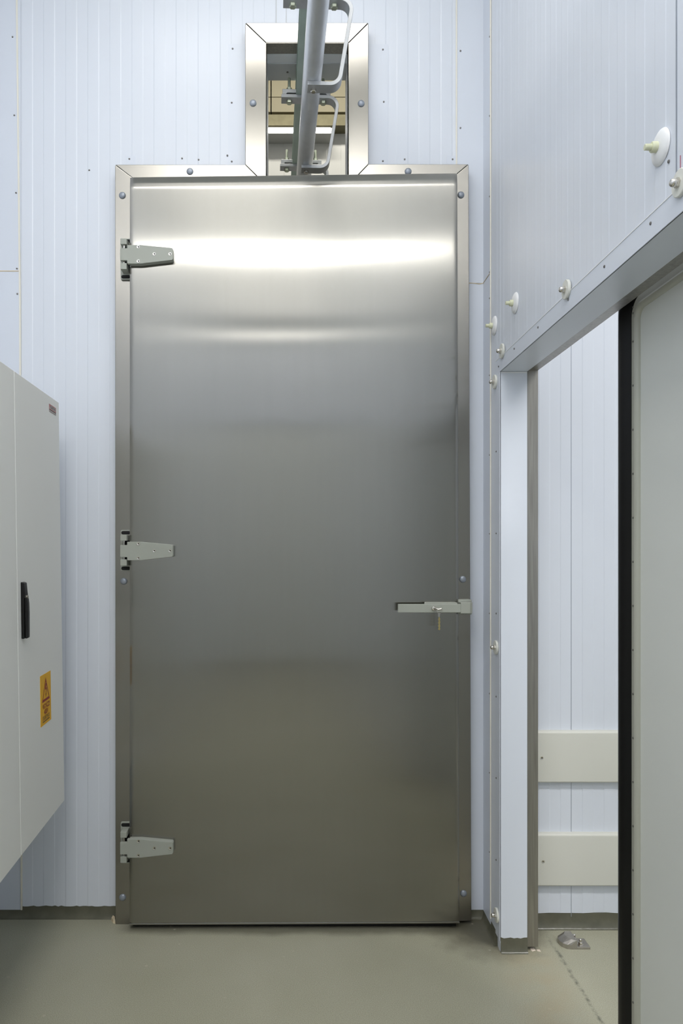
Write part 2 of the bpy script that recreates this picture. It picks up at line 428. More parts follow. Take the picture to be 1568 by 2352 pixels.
# ------------------------------------------------------------------ flashings, caulk, screws
def screw(parent, pos, face, r=0.0032):
    mb = MB(); mb.lathe([(r, 0.0), (r, -0.0012), (r * 0.55, -0.0022), (r * 0.15, -0.0024)], (0, 0, 0), 'y', 10)
    o = mb.build('screw', M['screw'], parent, smooth=True); o.location = pos
    if face == 'x': o.rotation_euler = (0, 0, -PI / 2)
    if face == 'y': pass
    return o
_sm = {}
def screws(parent, lst, face, plane):
    for (u, v) in lst:
        if face == 'y':
            d = plane; pos = (X(u, d), d, Z(v, d))
        else:
            d = plane * F / (u - CX); pos = (plane, d, Z(v, d))
        if 's' not in _sm:
            _sm['s'] = screw(parent, pos, face)
        else:
            c = _sm['s'].copy(); COL.objects.link(c); c.parent = parent; c.location = pos
            c.rotation_euler = (0, 0, -PI / 2) if face == 'x' else (0, 0, 0)
FT = 0.0015
xc = X(1049, YW); yl = XR * F / (1127 - CX)
# right corner flashing, in two lengths meeting at a ragged seam
zs = Z(651, YW)
mb = MB()
mb.prism([(xc, YW - FT), (XR - FT, YW - FT), (XR - FT, yl), (XR, yl), (XR, YW), (xc, YW)], 'z', 0.03, zs - 0.001)
mb.prism([(xc, YW - FT), (XR - FT, YW - FT), (XR - FT, yl), (XR, yl), (XR, YW), (xc, YW)], 'z', zs + 0.001, ZC)
tr = S(mb.build('trim_1', M['flash']), 'pale corner flashing to the right of the steel door', 'trim')
mb = MB(); mb.box(xc - 0.0045, xc + 0.0005, YW - 0.004, YW, Z(382, YW), ZC)
mb.box(XR - 0.004, XR, yl - 0.005, yl + 0.0005, 0.05, ZC); mb.build('caulk_line', M['caulk'], tr, bevel=0.001)
mb = MB()
P = [(X(1075, YW), zs + .001), (X(1090, YW), zs - .0005), (X(1100, YW), zs - 0.003), (XR - 0.002, zs)]
for (a, za), (b, zb_) in zip(P, P[1:]):
    mb.prism([(a, za - 0.0013), (b, zb_ - 0.0013), (b, zb_ + 0.0013), (a, za + 0.0013)], 'y', YW - FT - 0.0012, YW)
yy = YW; P = [(YW, zs), (2.53, zs + 0.001), (yl, zs + 0.002)]
for (a, za), (b, zb_) in zip(P, P[1:]):
    mb.prism([(a, za - 0.0013), (b, zb_ - 0.0013), (b, zb_ + 0.0013), (a, za + 0.0013)], 'x', XR - FT - 0.0012, XR)
mb.build('seam_sealant', M['chip'], tr)
screws(tr, [(1057, 117), (1057, 294)], 'y', YW - FT)
screws(tr, [(1124.5, v) for v in (84, 266, 451, 625, 685, 862, 1045, 1226, 1409, 1593, 1775, 1957)], 'x', XR - FT)
# left corner flashing
xlc = X(47, YW); zs2 = Z(623, YW)
mb = MB()
for z0, z1 in ((0.03, zs2 - 0.001), (zs2 + 0.001, ZC)):
    mb.prism([(xlc, YW - FT), (XL + FT, YW - FT), (XL + FT, YW - 0.1), (XL, YW - 0.1), (XL, YW), (xlc, YW)], 'z', z0, z1)
tl = S(mb.build('trim_2', M['flash']), 'pale corner flashing behind the grey cabinet', 'trim')
mb = MB()
Q = [(X(38, YW), ZC), (X(39, YW), Z(0, YW)), (X(46.5, YW), Z(700, YW)), (X(50, YW), 0.03)]
for (a, za), (b, zb_) in zip(Q, Q[1:]):
    mb.prism([(a - 0.0028, za), (a + 0.0028, za), (b + 0.0028, zb_), (b - 0.0028, zb_)], 'y', YW - 0.004, YW)
mb.build('caulk_line', M['caulk'], tl)
mb = MB(); mb.box(XL, X(47, YW), YW - FT - 0.001, YW, zs2 - 0.0016, zs2 + 0.0016); mb.build('seam_sealant', M['chip'], tl)
screws(tl, [(29, 85), (33, 265), (37, 443), (39, 617), (40, 675)], 'y', YW - FT)
# flat strips each side of the rail opening, small patches and loose screws in the panels
mb = MB(); mb.box(X(524, YW), X(575, YW), YW - FT, YW + 0.002, Z(388, YW), Z(102, YW))
t3 = S(mb.build('trim_3', M['flash']), 'flat pale strip left of the rail opening frame', 'trim'); screws(t3, [(534, 112), (532, 236), (532, 371), (522, 357)], 'y', YW - FT)
mb = MB(); mb.box(X(835, YW), X(891, YW), YW - FT, YW + 0.002, Z(388, YW), Z(102, YW))
t4 = S(mb.build('trim_4', M['flash']), 'flat pale strip right of the rail opening frame', 'trim'); screws(t4, [(879, 114), (881, 234), (879, 370)], 'y', YW - FT)
mb = MB(); mb.box(X(289, YW), X(312, YW), YW - FT, YW + 0.002, Z(385, YW), Z(359, YW))
t5 = S(mb.build('trim_5', M['flash']), 'small square patch above the left end of the door frame', 'trim'); screws(t5, [(297, 365)], 'y', YW - FT)
mb = MB(); mb.box(X(1025, YW), X(1048, YW), YW - FT, YW + 0.002, Z(385, YW), Z(359, YW))
t6 = S(mb.build('trim_6', M['flash']), 'small square patch above the right end of the door frame', 'trim'); screws(t6, [(1039, 366)], 'y', YW - FT)
screws(wall_back, [(205, 391), (418, 364), (456, 367), (929, 366)], 'y', YW)
screws(wall_right, [(1535.5, 371)], 'x', XR)

# ------------------------------------------------------------------ lining of the side opening
LIP = 0.045
mb = MB()
mb.prism([(YN, ZO - FT), (YJ, ZO - FT), (YJ + LIP, ZO + LIP), (YN - LIP, ZO + LIP)], 'x', XR - 0.002, XR + 0.002)
mb.box(XR - 0.001, XR2, YN, YJ, ZO - 0.0015, ZO + 0.004)
t7 = S(mb.build('trim_7', M['flash'], bevel=0.0006), 'pale flashing along the head of the side opening', 'trim')
mb = MB(); z0_ = ZO + LIP + 0.001
mb.box(XR - 0.003, XR, YN - LIP, YJ + LIP, z0_ - 0.0015, z0_ + 0.0005)
mb.box(XR + 0.002, XR2 - 0.002, YJ - 0.004, YJ - 0.001, ZO - 0.006, ZO - 0.003)
mb.build('caulk_line', M['caulk_w'], t7)
screws(t7, [(1145, 842), (1181, 801), (1235.5, 752), (1305, 688), (1388, 612), (1494, 513)], 'x', XR - 0.002)
mb = MB()
mb.box(XR - 0.002, XR + 0.002, YJ - 0.003, YJ + 0.05, 0.035, ZO)
mb.box(XR - 0.001, XR2, YJ - 0.003, YJ + 0.002, 0.03, ZO - 0.002)
t8 = S(mb.build('trim_8', M['flash'], bevel=0.0006), 'pale flashing down the far jamb of the side opening', 'trim')
screws(t8, [(1139.5, v) for v in (1037, 1225, 1409, 1600, 1787, 1975)], 'x', XR - 0.002)
# stainless post and header on the store side
mb = MB(); mb.box(XR2 + 0.002, 0.7955, YJ + 0.003, YJ + 0.045, 0.0135, ZO + 0.02)
t9 = S(mb.build('trim_9', M['steel_worn'], bevel=0.0012), 'worn stainless steel post beside the opening jamb', 'trim')
mb = MB(); mb.box(XR2 + 0.002, 0.7955, YN - 0.04, YJ + 0.045, ZO + 0.004, ZO + 0.05)
t10 = S(mb.build('trim_10', M['steel_worn'], bevel=0.0012), 'dark steel strip along the head of the side opening', 'trim')

# ------------------------------------------------------------------ stainless frame round the steel door
DF = 2.575
fr = S(empty('trim_11', (X(673, DF), YW, 0)), 'stainless steel frame around the door and rail opening', 'trim')
def at(o, base): o.location = (-base[0], -base[1], -base[2]); return o
def frame_piece(pts, m=M['steel_frame']):
    mb = MB(); mb.prism([(X(u, DF), Z(v, DF)) for u, v in pts], 'y', DF, YW + 0.003)
    o = mb.build('frame_member', m, fr, bevel=0.0018, seg=3); return at(o, fr.location)
frame_piece([(264, 378.5), (300.2, 405.5), (310, 412), (310, 2124), (265, 2124)])
frame_piece([(264.6, 378), (562.6, 378), (590, 405), (590, 414), (310, 414), (299.8, 405)])
frame_piece([(563, 52.8), (611, 98.6), (611, 414), (597, 414), (590.6, 404.5), (563, 377.6)])
frame_piece([(563.6, 52), (845.4, 52), (799.6, 98), (611.4, 98)])
frame_piece([(846, 52.8), (846, 376.6), (819.4, 404), (813, 414), (800, 414), (800, 98.6)])
frame_piece([(846.4, 377), (1075.4, 377), (1050, 398), (1040, 414), (820, 414), (820, 404.5)])
frame_piece([(1076, 377.5), (1082.5, 2115), (1040, 2117), (1040, 406), (1050.4, 398.5)])
# dome caps
capm = None
for (u, v) in ((281, 449), (1058, 448), (436, 394), (937, 394), (581, 237), (829, 238), (284.5, 1335), (1062, 1330.5), (281.5, 2061), (1064, 2052)):
    if capm is None:
        mb = MB(); mb.lathe([(0.0122, 0), (0.0122, -0.0015), (0.0112, -0.0035), (0.0085, -0.0055), (0.0045, -0.0068), (0.0008, -0.0072)], n=28)
        capm = mb.build('dome_cap', M['cap'], fr, smooth=True); c = capm
    else:
        c = capm.copy(); COL.objects.link(c); c.parent = fr
    c.location = Vector((X(u, DF), DF, Z(v, DF))) - fr.location
# lining of the rail opening through the wall
lx0, lx1 = X(611, DF) , X(800, DF); lz = Z(98, DF)
ln = S(empty('trim_12', (0, YW, lz)), 'lining of the rail opening above the steel door', 'trim')
mb = MB(); mb.box(lx0, lx1, DF + 0.001, 2.632, lz - 0.0015, lz + 0.004)
mb.box(lx0 - 0.004, lx0, DF + 0.001, 2.632, 2.70, lz); mb.box(lx1, lx1 + 0.004, DF + 0.001, 2.632, 2.70, lz)
at(mb.build('steel_lip', M['steel_worn'], ln), ln.location)
mb = MB(); mb.box(lx0 - .002, lx1 + .002, 2.632, 2.68, lz - 0.003, lz + 0.004)
mb.box(lx0 - 0.004, lx0 - 0.001, 2.632, 2.68, 2.70, lz); mb.box(lx1 + 0.001, lx1 + 0.004, 2.632, 2.68, 2.70, lz)
at(mb.build('white_flashing', M['white_flash'], ln), ln.location)
mb = MB()
mb.box(lx0 - .002, X(667, 2.7), 2.68, 2.775, lz - 0.006, lz + 0.004); mb.box(X(667.4, 2.7), lx1 + .002, 2.68, 2.775, lz - 0.006, lz + 0.004)
mb.box(lx0 - 0.004, lx0 - 0.001, 2.68, 2.775, 2.70, lz); mb.box(lx1 + 0.001, lx1 + 0.004, 2.68, 2.775, 2.70, lz)
mb.box(X(660, 2.7), X(675, 2.7), 2.685, 2.775, lz - 0.004, lz + 0.004)
at(mb.build('grey_lining', M['greypanel'], ln), ln.location)
mb = MB(); mb.lathe([(0.004, 0.0), (0.004, -0.002), (0.001, -0.003)], (X(660, 2.72), 2.725, lz - 0.006), 'z', 12); at(mb.build('screw', M['screw'], ln), ln.location)

# ------------------------------------------------------------------ steel door leaf
DL = 2.54
door = S(empty('door_1', (X(298, DL), DL, 0)), 'tall brushed stainless steel cold room door with grey hinges', 'door')
def corner(s, t):   # s 0..1 left-right, t 0..1 bottom-top, on the leaf front plane
    tl_, tr_, br_, bl_ = (298, 406), (1050, 396.5), (1055, 2117.5), (297, 2121.5)
    u = (1 - t) * ((1 - s) * bl_[0] + s * br_[0]) + t * ((1 - s) * tl_[0] + s * tr_[0])
    v = (1 - t) * ((1 - s) * bl_[1] + s * br_[1]) + t * ((1 - s) * tl_[1] + s * tr_[1])
    return X(u, DL), Z(v, DL)
mb = MB()
HT = 2.64
def ydev(s, t):
    ht = (1 - t) * HT           # metres below the top edge
    y = 0.0
    # the sheet rolls back towards its top edge (less in the middle than at the corners)
    k = 0.045
    if ht < k: y += 0.0042 * ((k - ht) / k) ** 2
    es = min(s, 1 - s) * 1.16
    if es < 0.014: y += 0.0022 * ((0.014 - es) / 0.014) ** 2
    # slight oil-canning of the sheet
    y += 0.00035 * math.sin(ht * 5.2 + 0.6) * math.sin(PI * s) + 0.00012 * math.sin(ht * 17 + 2 * s)
    return y
ts = sorted(set([1 - (0.09 * (i / 18) ** 1.5) / HT for i in range(19)] + [i / 110 for i in range(107)]))
ss = [0, .002, .004, .008, .012] + [0.02 + 0.96 * i / 30 for i in range(31)] + [.988, .992, .996, .998, 1]
G = []
for t_ in ts:
    row = []
    for s_ in ss:
        x, z = corner(s_, t_); row.append(mb.b.verts.new((x, DL + ydev(s_, t_), z)))
    G.append(row)
for a, b in zip(G, G[1:]):
    for i in range(len(ss) - 1): mb.b.faces.new((a[i], a[i + 1], b[i + 1], b[i]))
edge = G[0] + [r[-1] for r in G[1:]] + list(reversed(G[-1][:-1])) + [r[0] for r in reversed(G[1:-1])]
bk = [mb.b.verts.new((v.co.x, DL + 0.034, v.co.z)) for v in edge]
n_ = len(edge)
for i in range(n_): mb.b.faces.new((edge[i], edge[(i + 1) % n_], bk[(i + 1) % n_], bk[i]))
mb.b.faces.new(bk)
leaf = at(mb.build('leaf', M['steel'], door, smooth=True), door.location)
mb = MB(); x0, z0 = corner(0, 0); x1, z1 = corner(1, 0)
mb.prism([(x0, z0 - 0.0045), (x1, z1 - 0.0045), (x1, z1 + 0.001), (x0, z0 + 0.001)], 'y', DL - 0.002, DL + 0.03)
at(mb.build('bottom_rail', M['steel'], leaf, bevel=0.001), Vector((0, 0, 0)))
mb = MB(); mb.prism([(x0 + .01, 0.006), (x1 - .01, 0.006), (x1 - .01, z1 - 0.004), (x0 + .01, z0 - 0.004)], 'y', DL + 0.012, DL + 0.03)
at(mb.build('gap_shade_strip', M['black'], leaf), Vector((0, 0, 0)))  # black strip put in for the shadowed gap under the leaf

# hinges -------------------------------------------------------------
hp = 2.54 / F   # metres per photo pixel on the leaf
def hinge(zc):
    h = empty('hinge', (X(298, DL) - door.location.x, 0, zc), parent=door)   # local origin on the leaf edge
    fx = lambda u: (u - 298) * hp
    fz = lambda v: -(v - 1265) * hp
    # base plate on the frame with two slots
    mb = MB(); yb0, yb1 = DF - DL - 0.010, DF - DL
    x0, x1, z0, z1, r = fx(273.5) - 0.001, fx(297.3) - 0.001, fz(1312), fz(1217), 0.004
    def rr(x0, x1, z0, z1, r, n=5):
        out = []
        for cx_, cz_, a0 in ((x1 - r, z1 - r, 0), (x0 + r, z1 - r, PI / 2), (x0 + r, z0 + r, PI), (x1 - r, z0 + r, 1.5 * PI)):
            out += [(cx_ + r * math.cos(a0 + PI / 2 * k / n), cz_ + r * math.sin(a0 + PI / 2 * k / n)) for k in range(n + 1)]
        return out
    mb.prism(rr(x0, x1, z0, z1, r), 'y', yb0, yb1)
    mb.build('base_plate', M['grey'], h, bevel=0.0012)
    mb = MB()
    for v in (1223.4, 1306):
        mb.prism(rr(fx(275) - .001, fx(296) - .001, fz(v + 4), fz(v - 4), 0.006), 'y', yb0 - 0.0006, yb0 + 0.001)
    mb.box(fx(278.5), fx(296.5), yb0 - 0.0006, yb0 + 0.001, fz(1286), fz(1242))  # dark sheet for the shade in the gap behind the pin
    mb.build('slot_and_gap_shade', M['dark'], h)
    # knuckles
    for (va, vb) in ((1229, 1242), (1285, 1299)):
        mb = MB(); mb.box(fx(279.3), fx(293.5), -0.019, yb0 + 0.001, fz(vb), fz(va)); mb.build('knuckle', M['grey'], h, bevel=0.001)
    mb = MB(); mb.cyl(0.0027, fz(1287), fz(1241), (fx(286.5), -0.010, 0), 'z', 16); mb.build('pin', M['chrome'], h, smooth=True)
    # tapered arm
    pts = [(279, 1279.5), (295, 1279.5), (295, 1287), (326, 1287), (397, 1278.8), (399.5, 1276.5), (399.5, 1253.5), (397, 1251), (326, 1244.5), (295, 1244.5), (295, 1252), (279, 1252)]
    mb = MB(); mb.prism([(fx(u), fz(v)) for u, v in pts], 'y', -0.021, -0.009)
    pts2 = [(299.5, 1287), (326, 1287), (397, 1278.8), (399.5, 1276.5), (399.5, 1253.5), (397, 1251), (326, 1244.5), (299.5, 1244.5)]
    mb.prism([(fx(u), fz(v)) for u, v in pts2], 'y', -0.009, 0.0015)
    mb.build('arm', M['grey'], h, bevel=0.0012)
    for (u, v) in ((320.7, 1249), (320.7, 1281.6), (357, 1265), (393, 1265)):
        mb = MB(); mb.lathe([(0.0058, -0.0208), (0.0054, -0.0222), (0.0040, -0.0222), (0.0018, -0.0212), (0.0008, -0.0212)], (fx(u), 0, fz(v)), 'y', 20)
        mb.build('screw', M['chrome'], h, smooth=True)
        mb = MB(); mb.lathe([(0.0017, -0.0208), (0.0017, -0.0224)], (fx(u), 0, fz(v)), 'y', 8); mb.build('screw_socket', M['dark'], h)
    return h
for v in (583.5, 1265, 1948):
    hinge(Z(v, DL - 0.02))

# latch handle -------------------------------------------------------
def P3(u, v, d): return X(u, d), Z(v, d)
hd = empty('handle', (X(1000, DL) - door.location.x, 0, Z(1397, DL)), parent=door)
off = Vector(door.location) + Vector(hd.location)
def loc(mbobj): mbobj.location = -off; return mbobj
d = 2.492
mb = MB(); a = P3(914, 1407, d); b = P3(1058, 1387.7, d)
mb.box(a[0], b[0], d, d + 0.013, a[1], b[1]); loc(mb.build('lever', M['grey'], hd, bevel=0.0014))
mb = MB(); d2 = 2.500; a = P3(980, 1408.3, d2); b = P3(1051, 1384.5, d2)
mb.prism([(a[0], DL + .002), (a[0] - 0.008, d2 + 0.006), (a[0] + 0.015, d2 + 0.005), (b[0], d2 + 0.005), (b[0], DL + .002)], 'z', a[1], b[1])
loc(mb.build('housing', M['grey'], hd, bevel=0.0014))
mb = MB(); a = P3(1057.7, 1409, d); b = P3(1079, 1384, d); e = P3(1085.5, 1384, d)[0]
mb.prism([(a[0], DL + 0.0), (a[0], d - 0.001), (b[0], d - 0.001), (e, d + 0.006), (e, DL + 0.01)], 'z', a[1], b[1])
loc(mb.build('latch_head', M['grey'], hd, bevel=0.001))
mb = MB(); d3 = 2.53; a = P3(1052, 1411.5, d3); b = P3(1083, 1377.5, d3)
mb.box(a[0], b[0], d3, DF + 0.001, a[1], b[1]); loc(mb.build('keeper', M['grey'], hd, bevel=0.0015))
kx, kz = P3(996, 1397.5, d)
mb = MB(); mb.lathe([(0.0085, d), (0.0085, d - 0.003), (0.007, d - 0.006), (0.0035, d - 0.007)], (kx, 0, kz), 'y', 24)
loc(mb.build('lock_cylinder', M['chrome'], hd, smooth=True))

# keys ---------------------------------------------------------------
kk = tag(empty('key_ring', (kx, d - 0.008, kz)), 'small brass keys hanging from the lock of the steel door handle', 'keys')
mb = MB(); mb.tube([(0.000, 0.004, 0), (0.005, -0.006, 0.001), (0.012, -0.010, -0.002), (0.020, -0.010, -0.001), (0.023, -0.010, 0.001)], 0.0035, 12)
mb.build('key_head', M['chrome'], kk, smooth=True)
mb = MB(); cx_ = 0.016
mb.tube([(cx_ + 0.0085 * math.cos(t), -0.011, -0.008 + 0.0085 * math.sin(t)) for t in [2 * PI * i / 24 for i in range(24)]], 0.0007, 6, close=True)
mb.build('ring', M['chrome'], kk, smooth=True)
mb = MB()
mb.prism([(0.0105, -0.014), (0.0175, -0.014), (0.0175, -0.026), (0.0155, -0.028), (0.0125, -0.028), (0.0105, -0.026)], 'y', -0.0125, -0.0105)
mb.build('key_bow', M['chrome'], kk, bevel=0.0004)
mb = MB(); z = -0.028; pts = [(0.0120, z)]
for i in range(8): pts += [(0.0112 if i % 2 else 0.0128, z - 0.0055 * i - 0.001), (0.0112 if i % 2 else 0.0128, z - 0.0055 * i - 0.005)]
pts = [(x, max(zz, -0.073)) for x, zz in pts]
pts += [(0.0165, -0.0735), (0.0185, -0.068)] + [(0.0185 if i % 2 else 0.0172, -0.064 + 0.006 * i) for i in range(6)] + [(0.016, z)]
mb.prism(pts, 'y', -0.0125, -0.011); mb.build('key_blade', M['brass'], kk)

# ------------------------------------------------------------------ overhead rail
yaw = math.radians(2.2)
RZ = H + 1.476
rl = tag(empty('overhead_rail', (X(717.6, 2.232), 2.232, RZ), (0, 0, yaw)), 'galvanised round overhead rail under a green grey beam, running through the rail opening', 'rail')
mb = MB(); mb.lathe([(0.0295, -5.3), (0.0295, 1.62)], (0, 0, 0), 'y', 48); mb.build('pipe', M['galv'], rl, smooth=True)
mb = MB(); zt = 0.2365
mb.box(-0.036, 0.044, -5.3, 1.70, zt, zt + 0.006); mb.box(0.001, 0.007, -5.3, 1.70, zt + 0.006, zt + 0.074); mb.box(-0.036, 0.044, -5.3, 1.70, zt + 0.074, zt + 0.080)
mb.build('beam', M['beam'], rl, bevel=0.001)
def path_bar(mb, pts, th, y0, y1):
    n = len(pts); L_, R_ = [], []
    for i, p in enumerate(pts):
        p = Vector(p); a = Vector(pts[max(i - 1, 0)]); b = Vector(pts[min(i + 1, n - 1)])
        t = (b - a).normalized(); nn = Vector((-t.y, t.x)); L_.append(p + nn * th / 2); R_.append(p - nn * th / 2)
    poly = [tuple(v) for v in L_] + [tuple(v) for v in reversed(R_)]
    A = [mb.b.verts.new((x, y0, z)) for x, z in poly]; B = [mb.b.verts.new((x, y1, z)) for x, z in poly]
    m = len(poly)
    for i in range(n - 1):
        j = m - 1 - i
        mb.b.faces.new((A[i], A[i + 1], A[j - 1], A[j])); mb.b.faces.new((B[i], B[j], B[j - 1], B[i + 1]))
    for i in range(m):
        j = (i + 1) % m; mb.b.faces.new((A[i], B[i], B[j], A[j]))
def arc(c, r, a0, a1, n=8): return [(c[0] + r * math.cos(a0 + (a1 - a0) * k / n), c[1] + r * math.sin(a0 + (a1 - a0) * k / n)) for k in range(n + 1)]
def bracket(y):
    b = empty('bracket', (0, y, 0), parent=rl)
    th = 0.012; r = 0.034; zt_ = 0.2305; zl = -0.0355
    sl = math.atan2(0.121 - 0.084, zt_ - zl)      # lean of the upright leg
    c1 = (0.121 - r, zt_ - r); c2 = (0.084 + 0.004 - r, zl + r)
    pts = [(-0.091, zt_), (-0.02, zt_), (0.05, zt_)] + arc(c1, r, PI / 2, -sl) + arc(c2, r, -sl, -PI / 2) + [(0.03, zl), (-0.015, zl)]
    mb = MB(); path_bar(mb, pts, th, 0, 0.042); mb.build('strap', M['galv_bar'], b, bevel=0.0008, smooth=True)
    for x in (-0.061, 0.069):
        mb = MB(); mb.lathe([(0.0105, 0), (0.0118, -0.002), (0.0118, -0.011), (0.0095, -0.0125)], (x, 0.021, zt_ - 0.006), 'z', 6)
        mb.build('bolt_head', M['zinc'], b)
        mb = MB(); mb.cyl(0.0055, 0, 0.075, (x, 0.021, zt_ + 0.004), 'z', 14); mb.cyl(0.0105, 0.0, 0.009, (x, 0.021, zt_ + 0.0275 + 0.004), 'z', 6)
        mb.build('stud', M['zinc'], b)
        s_ = -1 if x < 0 else 1
        mb = MB(); xi = (0.022 if s_ < 0 else 0.020)
        o0 = -0.087 if s_ < 0 else 0.012 + 0.004; o1 = -0.004 if s_ < 0 else 0.095
        mb.prism([(o0, 0.2375), (o0 + (0.014 if s_ < 0 else 0), 0.2375 if s_ < 0 else 0.2435), (o0 + (0.018 if s_ < 0 else 0), 0.2435), (o1 - (0 if s_ < 0 else 0.018), 0.2435), (o1 - (0 if s_ < 0 else 0.014), 0.2435 if s_ < 0 else 0.2375), (o1, 0.2435 if s_ < 0 else 0.2375), (o1, 0.257), (o0, 0.257)], 'y', 0.002, 0.040)
        mb.build('clamp_plate', M['galv_bar'], b, bevel=0.001)
    mb = MB(); mb.lathe([(0.0085, 0), (0.0092, -0.002), (0.0092, -0.009), (0.0075, -0.0105)], (0.004, 0.021, zl - 0.006), 'z', 6)
    mb.build('bolt_head', M['chrome'], b)
    return b
b0 = bracket(0.0)
for y in (0.49, 0.985):
    c = copy_tree(b0, rl); c.location = (0, y, 0)

# ------------------------------------------------------------------ washers and bolts on the side wall
def nylon():
    t = empty('nylon_fixing')
    mb = MB(); mb.lathe([(0.0315, 0), (0.0325, -0.0015), (0.031, -0.004), (0.026, -0.0068), (0.019, -0.009), (0.012, -0.0098), (0.0085, -0.0095)], n=44, axis='x'); mb.build('dome_washer', M['nylon'], t, smooth=True)
    mb = MB(); mb.lathe([(0.0098, -0.009), (0.0098, -0.018), (0.0088, -0.0195)], n=20, axis='x'); mb.build('nut', M['nylon_y'], t, smooth=True)
    mb = MB(); mb.lathe([(0.0058, -0.0195), (0.0058, -0.0305), (0.0050, -0.0315)], n=18, axis='x'); mb.build('bolt', M['nylon_y'], t, smooth=True)
    return t
def steelfix():
    t = empty('washer_fixing')
    mb = MB(); mb.lathe([(0.0225, 0), (0.0238, -0.001), (0.0238, -0.0060), (0.0225, -0.0072)], n=40, axis='x'); mb.build('disc_washer', M['pvc'], t, smooth=True)
    mb = MB(); mb.lathe([(0.0088, -0.0072), (0.0088, -0.0115), (0.0078, -0.012)], n=6, axis='x'); mb.build('nut', M['chrome'], t)
    mb = MB(); mb.lathe([(0.0074, -0.012), (0.0074, -0.0160), (0.0066, -0.0190), (0.0045, -0.0212), (0.001, -0.0220)], n=20, axis='x'); mb.build('cap_nut', M['chrome'], t, smooth=True)
    return t
A = nylon()
for i, (u, v, lb) in enumerate(((1519, 338, 'white domed washer with cream bolt high on the wall near the photo right edge'),
                                (1184, 696, 'white domed washer with cream bolt above the far end of the opening head'),
                                (1136, 748, 'white domed washer with cream bolt touching the corner caulk line'))):
    o = A if i == 0 else copy_tree(A); dd = XR * F / (u - CX)
    o.location = (XR, dd, Z(v, dd)); tag(o, lb, 'washer', 'domed nylon washers on the side wall')
B_ = steelfix()
for i, (u, v, lb) in enumerate(((1569, 420, 'ivory disc washer with steel cap nut cut by the right edge of the photo'),
                                (1305, 665, 'ivory disc washer with steel cap nut at the middle of the opening head'),
                                (1156, 806, 'ivory disc washer with steel cap nut just above the far end of the opening head'),
                                (1139, 877, 'ivory disc washer with steel cap nut at the top of the opening jamb'),
                                (1142, 1487, 'ivory disc washer with steel cap nut halfway down the opening jamb'),
                                (1143.5, 2102, 'ivory disc washer with steel cap nut at the foot of the opening jamb'))):
    o = B_ if i == 0 else copy_tree(B_); dd = XR * F / (u - CX)
    o.location = (XR - 0.002, dd, Z(v, dd)); tag(o, lb, 'washer', 'disc washers around the side opening')

# ------------------------------------------------------------------ sliding door in the store
XS = 0.83
dr = S(empty('door_2', (XS, 1.858, 0)), 'grey sliding door standing half open in the store', 'door')
ztop = H + 0.617
ysl = 1.858; ye = 1.802
def P2(o): return at(o, dr.location)
mb = MB(); mb.box(XS + 0.006, XS + 0.09, 0.35, ysl, 0.012, ztop + 0.056); P2(mb.build('leaf', M['frp'], dr, bevel=0.003))
def rail_loop(dy, r, n=8):   # path in (y,z): up the leading edge, round the corner, back along the top
    yE, zE = ye - dy, ztop - dy
    return [(yE, 0.012)] + arc((yE - r, zE - r), r, 0, PI / 2, n) + [(0.35, zE)]
def border(mb, pa, pb, xa, xb, xback):
    a = [(xa, y, z) for y, z in pa]; b = [(xb, y, z) for y, z in pb]
    mb.quadstrip(a, b)
    mb.quadstrip(a, [(xback, y, z) for y, z in pa]); mb.quadstrip(b, [(xback, y, z) for y, z in pb])
mb = MB()
pr = [(0.0, 0.003), (0.0165, 0.003)]
border(mb, rail_loop(0, 0.045), rail_loop(0.017, 0.034), XS, XS, XS + 0.006)
o = P2(mb.build('edging', M['alu'], dr))
mb = MB()
lp = [(0.017, 0.0, 0.034), (0.019, -0.0035, 0.033), (0.024, -0.0055, 0.030), (0.030, -0.0035, 0.027), (0.034, 0.001, 0.024), (0.035, 0.006, 0.024)]
for (d0, x0, r0), (d1, x1, r1) in zip(lp, lp[1:]):
    mb.quadstrip([(XS + x0, y, z) for y, z in rail_loop(d0, r0)], [(XS + x1, y, z) for y, z in rail_loop(d1, r1)])
bmesh.ops.remove_doubles(mb.b, verts=mb.b.verts, dist=1e-6)
P2(mb.build('bead', M['alu'], dr, smooth=True))
mb = MB()    # black bulb seal outside the edging
prof = [(-0.056, 0.006), (-0.056, -0.004), (-0.050, -0.012), (-0.036, -0.016), (-0.020, -0.013), (-0.009, -0.006), (0.0, -0.001), (0.0, 0.006)]
def seal_loop(dy):
    r = 0.045 - dy * 0.6
    return rail_loop(dy, max(0.02, r))
for (d0, x0), (d1, x1) in zip(prof, prof[1:]):
    mb.quadstrip([(XS + x0, y, z) for y, z in seal_loop(d0)], [(XS + x1, y, z) for y, z in seal_loop(d1)])
bmesh.ops.remove_doubles(mb.b, verts=mb.b.verts, dist=1e-6)
P2(mb.build('rubber_seal', M['black'], dr, smooth=True))
rv = None; zz = Z(886, 1.795)
vs = [Z(v, 1.795) for v in (706, 720)] + [zz - 0.110 * k + 0.110 for k in range(0, 18)]
for z in vs:
    if z < 0.03: continue
    if rv is None:
        mb = MB(); mb.lathe([(0.0028, 0), (0.0028, -0.0008), (0.0015, -0.0018)], n=10, axis='x'); rv = c = mb.build('rivet', M['screw'], dr, smooth=True)
    else: c = rv.copy(); COL.objects.link(c); c.parent = dr
    c.location = Vector((XS, ye - 0.0085, z)) - dr.location

